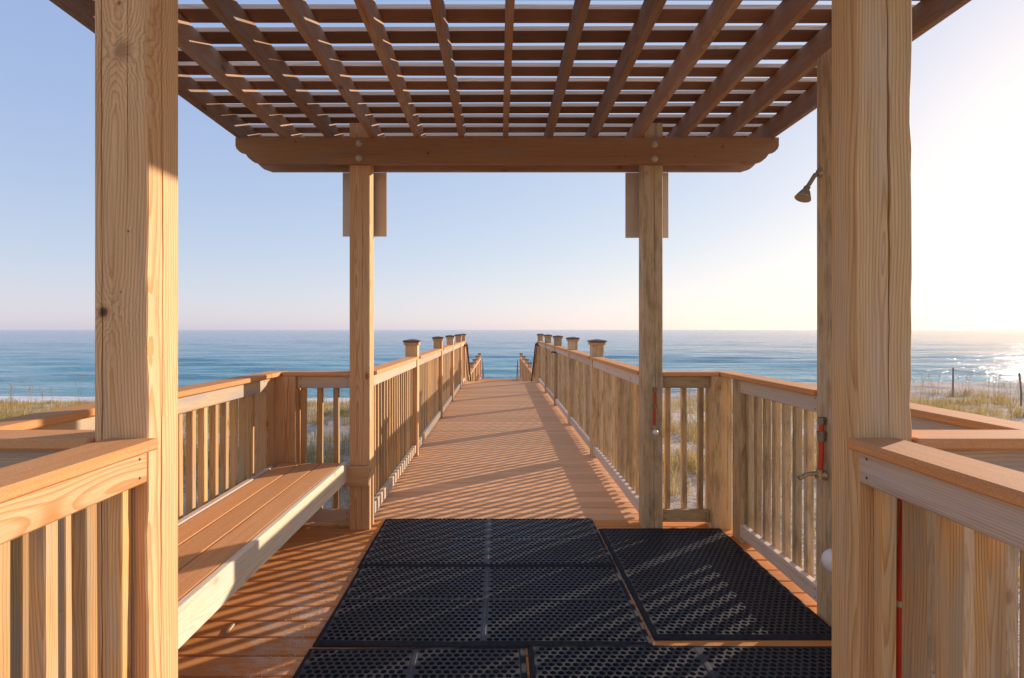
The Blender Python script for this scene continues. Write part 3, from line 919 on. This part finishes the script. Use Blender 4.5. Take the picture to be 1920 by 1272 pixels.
# ------------------------------------------------------------------ rubber mats
def mat_obj(label, x0, x1, y0, y1, rotz=0.0, seam_long=True, z=0.001, px=0.0343, py=0.0295):
    T = 0.012
    bord = 0.028
    cx, cy = (x0 + x1) / 2, (y0 + y1) / 2
    hx, hy = (x1 - x0) / 2, (y1 - y0) / 2
    root = thing('rubber_mat', label, 'mat', (cx, cy, z), 'black rubber drainage mats on the deck')
    root.rotation_euler = (0, 0, rotz)
    b = MB()
    vs, fs = [], []
    ix, iy = hx - bord, hy - bord
    sw = 0.011
    q1, q2 = random.uniform(0, 6), random.uniform(0, 6)
    def lift(x_, y_):
        return 0.0022 * (1 + math.sin(x_ * 5.1 + q1) * math.sin(y_ * 6.3 + q2))
    def fill(ax0, ax1, ay0, ay1):
        nx = max(1, round((ax1 - ax0) / px)); ny = max(1, round((ay1 - ay0) / py))
        dx, dy = (ax1 - ax0) / nx, (ay1 - ay0) / ny
        r = 0.5 * min(dx, dy) * 0.80
        rx, ry = dx * 0.5 * 0.82, dy * 0.5 * 0.88
        for j in range(ny):
            yc = ay0 + (j + 0.5) * dy
            sh = 0.5 * dx if j % 2 else 0.0
            cells = [(ax0 + (i + 0.5) * dx + sh, dx) for i in range(nx - (1 if sh else 0))]
            if sh:                                  # solid half cells at the ends of the shifted rows
                for a, c in ((ax0, ax0 + sh), (ax1 - sh, ax1)):
                    n = len(vs)
                    vs.extend([(a, yc - dy / 2, T), (c, yc - dy / 2, T), (c, yc + dy / 2, T), (a, yc + dy / 2, T)])
                    fs.append((n, n + 1, n + 2, n + 3))
            for xc, w in cells:
                n = len(vs)
                K = 8
                sq = [(-1, -1), (0, -1), (1, -1), (1, 0), (1, 1), (0, 1), (-1, 1), (-1, 0)]
                for (sx, sy) in sq:
                    vs.append((xc + sx * dx / 2, yc + sy * dy / 2, T))
                for (sx, sy) in sq:
                    l = math.hypot(sx, sy)
                    vs.append((xc + sx / l * rx, yc + sy / l * ry, T))
                for (sx, sy) in sq:
                    l = math.hypot(sx, sy)
                    vs.append((xc + sx / l * rx * 0.9, yc + sy / l * ry * 0.9, 0.0005))
                for k in range(K):
                    k2 = (k + 1) % K
                    fs.append((n + k, n + k2, n + K + k2, n + K + k))
                    fs.append((n + K + k, n + K + k2, n + 2 * K + k2, n + 2 * K + k))
    for sx0, sx1 in ((-ix, -sw), (sw, ix)) if seam_long else ((-ix, ix),):
        for sy0, sy1 in ((-iy, -sw), (sw, iy)) if seam_long else ((-iy, iy),):
            vs.clear(); fs.clear()
            fill(sx0, sx1, sy0, sy1)
            b = MB()
            b.add([(x_, y_, z_ + (lift(x_, y_) if z_ > 0.004 else 0.0)) for x_, y_, z_ in vs], fs)
            link('perforated_panel', b.mesh('perforated_panel', M_RUBBER), root)
    e = MB()
    o, i_ = (hx, hy), (ix, iy)
    def rect(hx_, hy_, z_):
        return [(-hx_, -hy_, z_), (hx_, -hy_, z_), (hx_, hy_, z_), (-hx_, hy_, z_)]
    vs2 = rect(hx, hy, 0.0) + rect(hx - 0.003, hy - 0.003, 0.004) + rect(ix + 0.004, iy + 0.004, T + 0.002) + rect(ix, iy, T + 0.0005)
    fs2 = []
    for a in range(3):
        for k in range(4):
            k2 = (k + 1) % 4
            fs2.append((a * 4 + k, a * 4 + k2, a * 4 + 4 + k2, a * 4 + 4 + k))
    vs3, fs3 = [], []
    for k in range(4):                          # each side in short lengths so that it can follow the lift
        k2 = (k + 1) % 4
        N = 14
        for i in range(N + 1):
            f = i / N
            for a in range(4):
                p, q = vs2[a * 4 + k], vs2[a * 4 + k2]
                xx, yy, zz = (p[c] + (q[c] - p[c]) * f for c in range(3))
                vs3.append((xx, yy, zz + (lift(xx, yy) if a else 0.0)))
        b0 = k * (N + 1) * 4
        for i in range(N):
            for a in range(3):
                v0 = b0 + i * 4 + a
                fs3.append((v0, v0 + 4, v0 + 5, v0 + 1))
    e.add(vs3, fs3)
    link('border', e.mesh('border', M_EDGE), root)
    if not seam_long:
        return root
    s = MB()
    s.box(-sw + 0.0005, sw - 0.0005, -iy, iy, 0.002, T + 0.0035, 0.002)
    link('seam_strip', s.mesh('seam_strip', M_RUBBER), root)
    s = MB()
    s.box(-ix, -sw, -sw + 0.0005, sw - 0.0005, 0.002, T + 0.0033, 0.002)
    s.box(sw, ix, -sw + 0.0005, sw - 0.0005, 0.002, T + 0.0033, 0.002)
    link('seam_strip', s.mesh('seam_strip', M_RUBBER), root)
    return root
mat_obj('black rubber mat farthest out, lying between the rear pergola posts', -0.872, 0.715, 3.358, 4.212, R(0.25))
mat_obj('wide black rubber mat in the middle of the platform, second from the sea', -0.855, 0.712, 2.512, 3.359, R(-0.35), z=0.0035)
mat_obj('black rubber mat lying lengthwise beside the shower railing', 0.724, 1.618, 2.575, 4.005, R(0.2), seam_long=False, px=0.0343, py=0.0295)
mat_obj('black rubber mat at the bottom right, in front of the cracked post', 0.128, 1.655, 1.63, 2.522, R(-0.2))
mat_obj('black rubber mat at the bottom left, next to the bench end, standing lengthwise', -0.862, 0.122, 0.98, 2.504, R(0.3))

# ------------------------------------------------------------------ signs on the rear posts
sg = MB(); sg.box(-1.193, -0.857, 4.183, 4.190, 2.168, 2.655, 0.002)
tag(sg.build('sign_board', M_SIGN), 'beige back of a sign board fixed behind the left rear pergola post', 'sign', None)
sg = MB(); sg.box(0.962, 1.291, 4.183, 4.190, 2.158, 2.655, 0.002)
tag(sg.build('sign_board', M_SIGN), 'beige back of a sign board fixed behind the right rear pergola post', 'sign', None)

# ------------------------------------------------------------------ shower fittings
sh = thing('shower_head', 'bronze shower head on a slanting arm at the tall middle post', 'shower', (1.63, 2.79, 2.15))
b = MB(); b.lathe([(0.0001, 0.012), (0.022, 0.010), (0.028, 0.0)], (1.6295, 2.79, 2.255), (-1, 0, 0), 14)
b.build('wall_flange', M_BRASS, sh)
b = MB(); b.tube([(1.628, 2.79, 2.255), (1.605, 2.79, 2.245), (1.572, 2.785, 2.195), (1.562, 2.783, 2.182)], 0.011, 10)
b.build('arm', M_BRASS, sh)
b = MB(); b.lathe([(0.010, 0.0), (0.016, 0.006), (0.017, 0.022), (0.021, 0.028), (0.036, 0.062), (0.040, 0.072), (0.036, 0.074), (0.0001, 0.070)], (1.564, 2.783, 2.186), (-0.42, -0.12, -0.9), 16)
b.build('head', M_BRASS, sh)

sp = thing('water_pipe', 'red water pipe with brass couplings and a tap handle on the shower post', 'pipe', (1.6, 2.74, 0.73))
b = MB(); b.tube([(1.612, 2.745, 1.0), (1.610, 2.745, 0.90), (1.609, 2.743, 0.83), (1.603, 2.742, 0.74)], 0.0125, 10)
b.build('pipe', M_RED, sp)
b = MB(); b.tube([(1.612, 2.745, 0.985), (1.612, 2.745, 1.02)], 0.017, 10); b.tube([(1.612, 2.745, 1.008), (1.632, 2.745, 1.008)], 0.014, 8)
b.build('coupling', M_DULL, sp)
b = MB(); b.tube([(1.611, 2.745, 0.90), (1.611, 2.745, 0.945)], 0.018, 10); b.tube([(1.611, 2.745, 0.935), (1.611, 2.745, 0.95)], 0.022, 8); b.tube([(1.611, 2.745, 0.92), (1.632, 2.745, 0.92)], 0.013, 8)
b.build('coupling', M_DULL, sp)
b = MB(); b.lathe([(0.024, 0.0), (0.026, 0.012), (0.018, 0.02), (0.016, 0.05)], (1.632, 2.742, 0.732), (-1, 0, 0), 12)
b.tube([(1.600, 2.742, 0.76), (1.600, 2.742, 0.715)], 0.017, 10)
b.build('valve', M_BRASS, sp)
b = MB(); b.tube([(1.596, 2.742, 0.735), (1.575, 2.742, 0.74), (1.545, 2.742, 0.738), (1.515, 2.742, 0.725), (1.497, 2.742, 0.716)], [0.012, 0.012, 0.010, 0.012, 0.013], 10)
b.build('tap_handle', M_BRASS, sp)
bl_ = MB()
bl_.lathe([(0.0001 if k in (0, 12) else 0.058 * math.sin(math.pi * k / 12), -0.058 * math.cos(math.pi * k / 12)) for k in range(13)], (1.600, 2.615, 0.354), (0, 0, 1), 20)
ball = thing('pull_ball', 'white ball hanging from a black strap low on the shower post', 'ball', (1.600, 2.615, 0.29))
bl_.build('ball', M_WHITE, ball)
b = MB(); b.tube([(1.600, 2.615, 0.408), (1.604, 2.63, 0.44), (1.634, 2.678, 0.46)], 0.009, 8)
b.build('strap', M_BLACK, ball)

pp = thing('water_pipe', 'thin red water pipe with a white knob on the rear right pergola post', 'pipe', (1.126, 3.985, 0.7))
b = MB(); b.tube([(1.131, 3.984, 1.02), (1.130, 3.984, 0.90), (1.126, 3.984, 0.76)], 0.0095, 10); b.build('pipe', M_RED, pp)
b = MB(); b.tube([(1.131, 3.984, 1.01), (1.131, 3.984, 1.04)], 0.012, 8); b.tube([(1.131, 3.984, 1.03), (1.131, 4.001, 1.03)], 0.010, 8); b.build('coupling', M_DULL, pp)
b = MB(); b.tube([(1.130, 3.984, 0.89), (1.130, 3.984, 0.915)], 0.014, 8); b.tube([(1.115, 3.984, 0.905), (1.145, 3.984, 0.905)], 0.008, 8); b.build('clip', M_DULL, pp)
b = MB(); b.tube([(1.126, 3.984, 0.765), (1.126, 3.984, 0.735)], 0.013, 8); b.tube([(1.10, 3.984, 0.748), (1.155, 3.984, 0.748)], 0.008, 8); b.build('valve', M_BRASS, pp)
b = MB(); b.lathe([(0.0001 if k in (0, 10) else 0.021 * math.sin(math.pi * k / 10), -0.021 * math.cos(math.pi * k / 10)) for k in range(11)], (1.130, 3.972, 0.715), (0, 0, 1), 14)
b.build('knob', M_WHITE, pp)

rp = thing('water_pipe', 'thick red riser pipe behind the pickets of the lower right railing', 'pipe', (1.05, 1.475, 0))
b = MB(); b.tube([(1.092, 1.476, 1.08), (1.092, 1.476, 0.98), (1.084, 1.476, 0.86), (1.077, 1.476, 0.74), (1.077, 1.476, 0.4), (1.077, 1.476, 0.002)], 0.0115, 12); b.build('pipe', M_RED, rp)
b = MB(); b.tube([(1.077, 1.476, 0.716), (1.077, 1.476, 0.732)], 0.0135, 12); b.build('clamp', M_GALV, rp)

# ------------------------------------------------------------------ dune plants
t = NT('dune_grass')
gp = t.n('ShaderNodeNewGeometry')
nz = t.noise(gp.outputs['Position'], 0.55, 3.0, 0.6)
nf = t.noise(gp.outputs['Position'], 14.0, 2.0, 0.6)
col = t.ramp(nz, [(0.32, (0.44, 0.32, 0.10)), (0.5, (0.52, 0.35, 0.11)), (0.68, (0.30, 0.25, 0.08))])
col = t.mix(t.ramp(nf, [(0.4, 0.0), (0.7, 0.7)]), col, (0.52, 0.42, 0.21))
t.l(col, t.b.inputs['Base Color'])
t.b.inputs['Roughness'].default_value = 0.7
t.b.inputs['Specular IOR Level'].default_value = 0.2
tr = t.n('ShaderNodeBsdfTranslucent')
t.l(col, tr.inputs[0])
mx = t.n('ShaderNodeMixShader'); mx.inputs[0].default_value = 0.4
t.l(t.b.outputs[0], mx.inputs[1]); t.l(tr.outputs[0], mx.inputs[2]); t.l(mx.outputs[0], t.out.inputs[0])
M_GRASS = t.m

def blades(bx, by, bz, h, w, ang, lean):
    """tapered bent blades as one mesh (5 vertices, 2 faces each)"""
    n = len(bx)
    dx, dy = np.cos(ang), np.sin(ang)
    sx, sy = -dy * w, dx * w
    m = 0.55
    v = np.empty((n, 5, 3))
    v[:, 0] = np.stack([bx - sx, by - sy, bz], -1)
    v[:, 1] = np.stack([bx + sx, by + sy, bz], -1)
    mx_, my_ = bx + dx * lean * h * 0.30, by + dy * lean * h * 0.30
    v[:, 2] = np.stack([mx_ + sx * 0.7, my_ + sy * 0.7, bz + h * m], -1)
    v[:, 3] = np.stack([mx_ - sx * 0.7, my_ - sy * 0.7, bz + h * m], -1)
    v[:, 4] = np.stack([bx + dx * lean * h, by + dy * lean * h, bz + h * (1 - 0.35 * lean)], -1)
    base = np.arange(n)[:, None] * 5
    loops = (base + np.array([0, 1, 2, 3, 3, 2, 4])).ravel()
    m_ = bpy.data.meshes.new('grass')
    m_.vertices.add(n * 5); m_.vertices.foreach_set('co', v.ravel())
    m_.loops.add(len(loops)); m_.loops.foreach_set('vertex_index', loops.astype(np.int32))
    m_.polygons.add(2 * n)
    ls = (np.arange(n)[:, None] * 7 + np.array([0, 4])).ravel()
    m_.polygons.foreach_set('loop_start', ls.astype(np.int32))
    m_.polygons.foreach_set('loop_total', np.tile([4, 3], n).astype(np.int32))
    m_.materials.append(M_GRASS)
    m_.update(); m_.validate()
    return m_

def scatter(nc, x0, x1, y0, y1, per, hh, keep=None, spread=0.11):
    cx = rng.uniform(x0, x1, nc); cy = rng.uniform(y0, y1, nc)
    dens = 0.5 + 0.5 * np.sin(cx * 0.9 + 1.7 * np.sin(cy * 0.6)) * np.sin(cy * 0.75 + 1.1 * np.sin(cx * 0.5 + 2))
    ok = rng.uniform(0, 1, nc) < np.clip(1.9 * dens - 0.42, 0.04, 1.0)
    ok &= ~((cx > -1.95) & (cx < 2.0) & (cy < 4.35)) & ~((np.abs(cx - 0.06) < 1.3) & (cy > 4))
    if keep is not None:
        ok &= keep(cx, cy)
    cx, cy = cx[ok], cy[ok]
    n = len(cx)
    bx = np.repeat(cx, per) + rng.normal(0, spread, n * per)
    by = np.repeat(cy, per) + rng.normal(0, spread, n * per)
    bad = (np.abs(bx - 0.06) < 1.22) & (by > 4)
    bx, by = bx[~bad], by[~bad]
    h = rng.uniform(0.45, 1.0, len(bx)) * hh
    return bx, by, terrain(bx, by) - 0.02, h, rng.uniform(0.0025, 0.006, len(bx)) * (1 + by / 30), rng.uniform(0, 2 * np.pi, len(bx)), rng.uniform(0.1, 0.9, len(bx))
def vis(cx, cy):
    return np.abs(cx) < 1.15 * np.maximum(cy, 1.0) + 1.5
parts = [scatter(2300, -9, 9, 1.0, 12, 26, 0.45, vis), scatter(5600, -28, 34, 10, 24, 18, 0.55, vis), scatter(3800, -36, 34, 22, 31.5, 14, 0.6, vis),
         scatter(900, -34, -9, 29, 34, 12, 0.36, vis)]
gm = blades(*[np.concatenate(a) for a in zip(*parts)])
g = link('dune_grass', gm)
g['kind'] = 'stuff'

# tall sea oats, each a plant of its own
def sea_oat(x, y, hgt, seed):
    r = random.Random(seed)
    z = float(terrain(x, y))
    b = MB()
    for s in range(r.choice((2, 3, 3, 4))):
        a = r.uniform(0, 6.28); ln = r.uniform(0.02, 0.16)
        bx, by = x + r.gauss(0, 0.05), y + r.gauss(0, 0.05)
        h = hgt * r.uniform(0.7, 1.0)
        pts = [Vector((bx + math.cos(a) * ln * h * f * f, by + math.sin(a) * ln * h * f * f, z - 0.03 + h * f)) for f in (0, 0.35, 0.7, 0.88, 1.0)]
        b.tube(pts, [0.006, 0.005, 0.004, 0.003, 0.002], 4)
        for q in range(9):                       # drooping seed head
            p = pts[3].lerp(pts[4], q / 8)
            dd = Vector((r.gauss(0, 1), r.gauss(0, 1), r.uniform(-0.4, 0.5))).normalized()
            e = p + dd * 0.055
            s_ = dd.cross(Vector((0, 0, 1))).normalized() * 0.012
            b.add([p, p.lerp(e, 0.5) + s_, e + Vector((0, 0, -0.02)), p.lerp(e, 0.5) - s_], [(0, 1, 2, 3)])
    for q in range(7):
        a = r.uniform(0, 6.28); l = r.uniform(0.3, 0.6)
        p0 = Vector((x, y, z)); p1 = p0 + Vector((math.cos(a) * l * 0.35, math.sin(a) * l * 0.35, l * 0.7)); p2 = p0 + Vector((math.cos(a) * l, math.sin(a) * l, l * 0.75))
        w = Vector((-math.sin(a), math.cos(a), 0)) * 0.008
        b.add([p0 - w, p0 + w, p1 + w, p1 - w, p2], [(0, 1, 2, 3), (3, 2, 4)])
    o = b.build('sea_oat', M_GRASS)
    side = 'on the left dune before the surf' if x < -8 else ('on the right dune before the sand bank' if x > 8 else 'close beside the boardwalk railing')
    return tag(o, 'tall thin sea oat with a seed head ' + side, 'sea oats', 'sea oats ' + side)
oats = [(1725, 19), (1741, 22), (1752, 17), (1800, 20), (1838, 18), (1852, 24), (1868, 21), (1893, 16), (1908, 19), (1731, 26), (1818, 26), (1880, 25),
        (56, 20), (100, 22), (80, 18), (145, 19), (22, 24), (18, 17),
        (640, 20), (612, 17), (715, 14), (722, 16), (1290, 15), (1215, 18)]
for i, (pxx, D) in enumerate(oats):
    x = (pxx - 936) * D / 1030
    sea_oat(x, D, random.uniform(1.15, 1.75), 100 + i)

# post and rope fence on the right-hand dune
fe = thing('rope_fence', 'line of thin grey posts with a slack rope on the right-hand dune', 'fence', (25, 30, -2.2))
fpos = []
for pxx, D, zt in ((1690, 33.5, -0.75), (1787, 30.5, -0.66), (1915, 27.5, -0.72), (2060, 25.0, -0.7)):
    x = (pxx - 936) * D / 1030
    zb = float(terrain(x, D)) - 0.3
    b = MB(); n = 8
    b.tube([(x, D, zb), (x + 0.01, D, (zb + zt) / 2), (x + 0.02 * (1 if D > 29 else -4), D, zt)], [0.045, 0.042, 0.038], 8)
    b.build('post', M_FENCE, fe)
    fpos.append(Vector((x, D, zt - 0.12)))
for a, c in zip(fpos, fpos[1:]):
    b = MB(); b.tube([a.lerp(c, f / 8) + Vector((0, 0, -0.10 * 4 * f / 8 * (1 - f / 8))) for f in range(9)], 0.006, 5)
    b.build('rope', M_ROPE, fe)

# drifted sand along the left mat edge and between the boards
b = MB()
for i in range(900):
    y = random.gauss(2.7, 0.42); x = -0.89 - abs(random.gauss(0, 0.09)) - (0.02 if y < 2.5 else 0)
    if random.random() < 0.25:
        x, y = random.uniform(0.712, 0.724), random.uniform(2.55, 3.95)
    r_ = random.uniform(0.0012, 0.0034)
    zc = r_ * 0.6
    b.add([(x - r_, y, zc), (x + r_, y, zc), (x, y - r_, zc), (x, y + r_, zc), (x, y, zc + r_), (x, y, zc - r_)],
          [(0, 2, 4), (2, 1, 4), (1, 3, 4), (3, 0, 4), (2, 0, 5), (1, 2, 5), (3, 1, 5), (0, 3, 5)])
o = b.build('drifted_sand', plain('pale_sand_grains', (0.72, 0.62, 0.48), 0.9, 0, 0.1, 50, 0.1)); o['kind'] = 'stuff'

# dry straw caught under the rear left rail, and one chip on the deck
b = MB()
for i in range(46):
    x0, y0 = random.uniform(-1.50, -1.12), random.uniform(4.06, 4.16)
    a = random.gauss(0, 0.5)
    l = random.uniform(0.05, 0.13)
    z0 = random.uniform(0.003, 0.03)
    b.tube([(x0, y0, z0), (x0 + l * 0.5 * math.cos(a), y0 + l * 0.3 * math.sin(a), z0 + random.uniform(0.005, 0.03)), (x0 + l * math.cos(a), y0 + l * 0.5 * math.sin(a), z0)], 0.0013, 3)
o = b.build('dry_straw', M_STRAW); o['kind'] = 'stuff'
b = MB()
b.add([(-1.310, 2.63, 0.004), (-1.296, 2.625, 0.005), (-1.300, 2.70, 0.008), (-1.316, 2.705, 0.006), (-1.308, 2.63, 0.010), (-1.298, 2.63, 0.010), (-1.302, 2.70, 0.014), (-1.313, 2.70, 0.013)],
      [(4, 5, 6, 7), (0, 1, 5, 4), (1, 2, 6, 5), (2, 3, 7, 6), (3, 0, 4, 7), (3, 2, 1, 0)])
tag(b.build('wood_chip', M_STRAW), 'pale curled wood chip lying on the deck boards in front of the bench', 'wood chip')
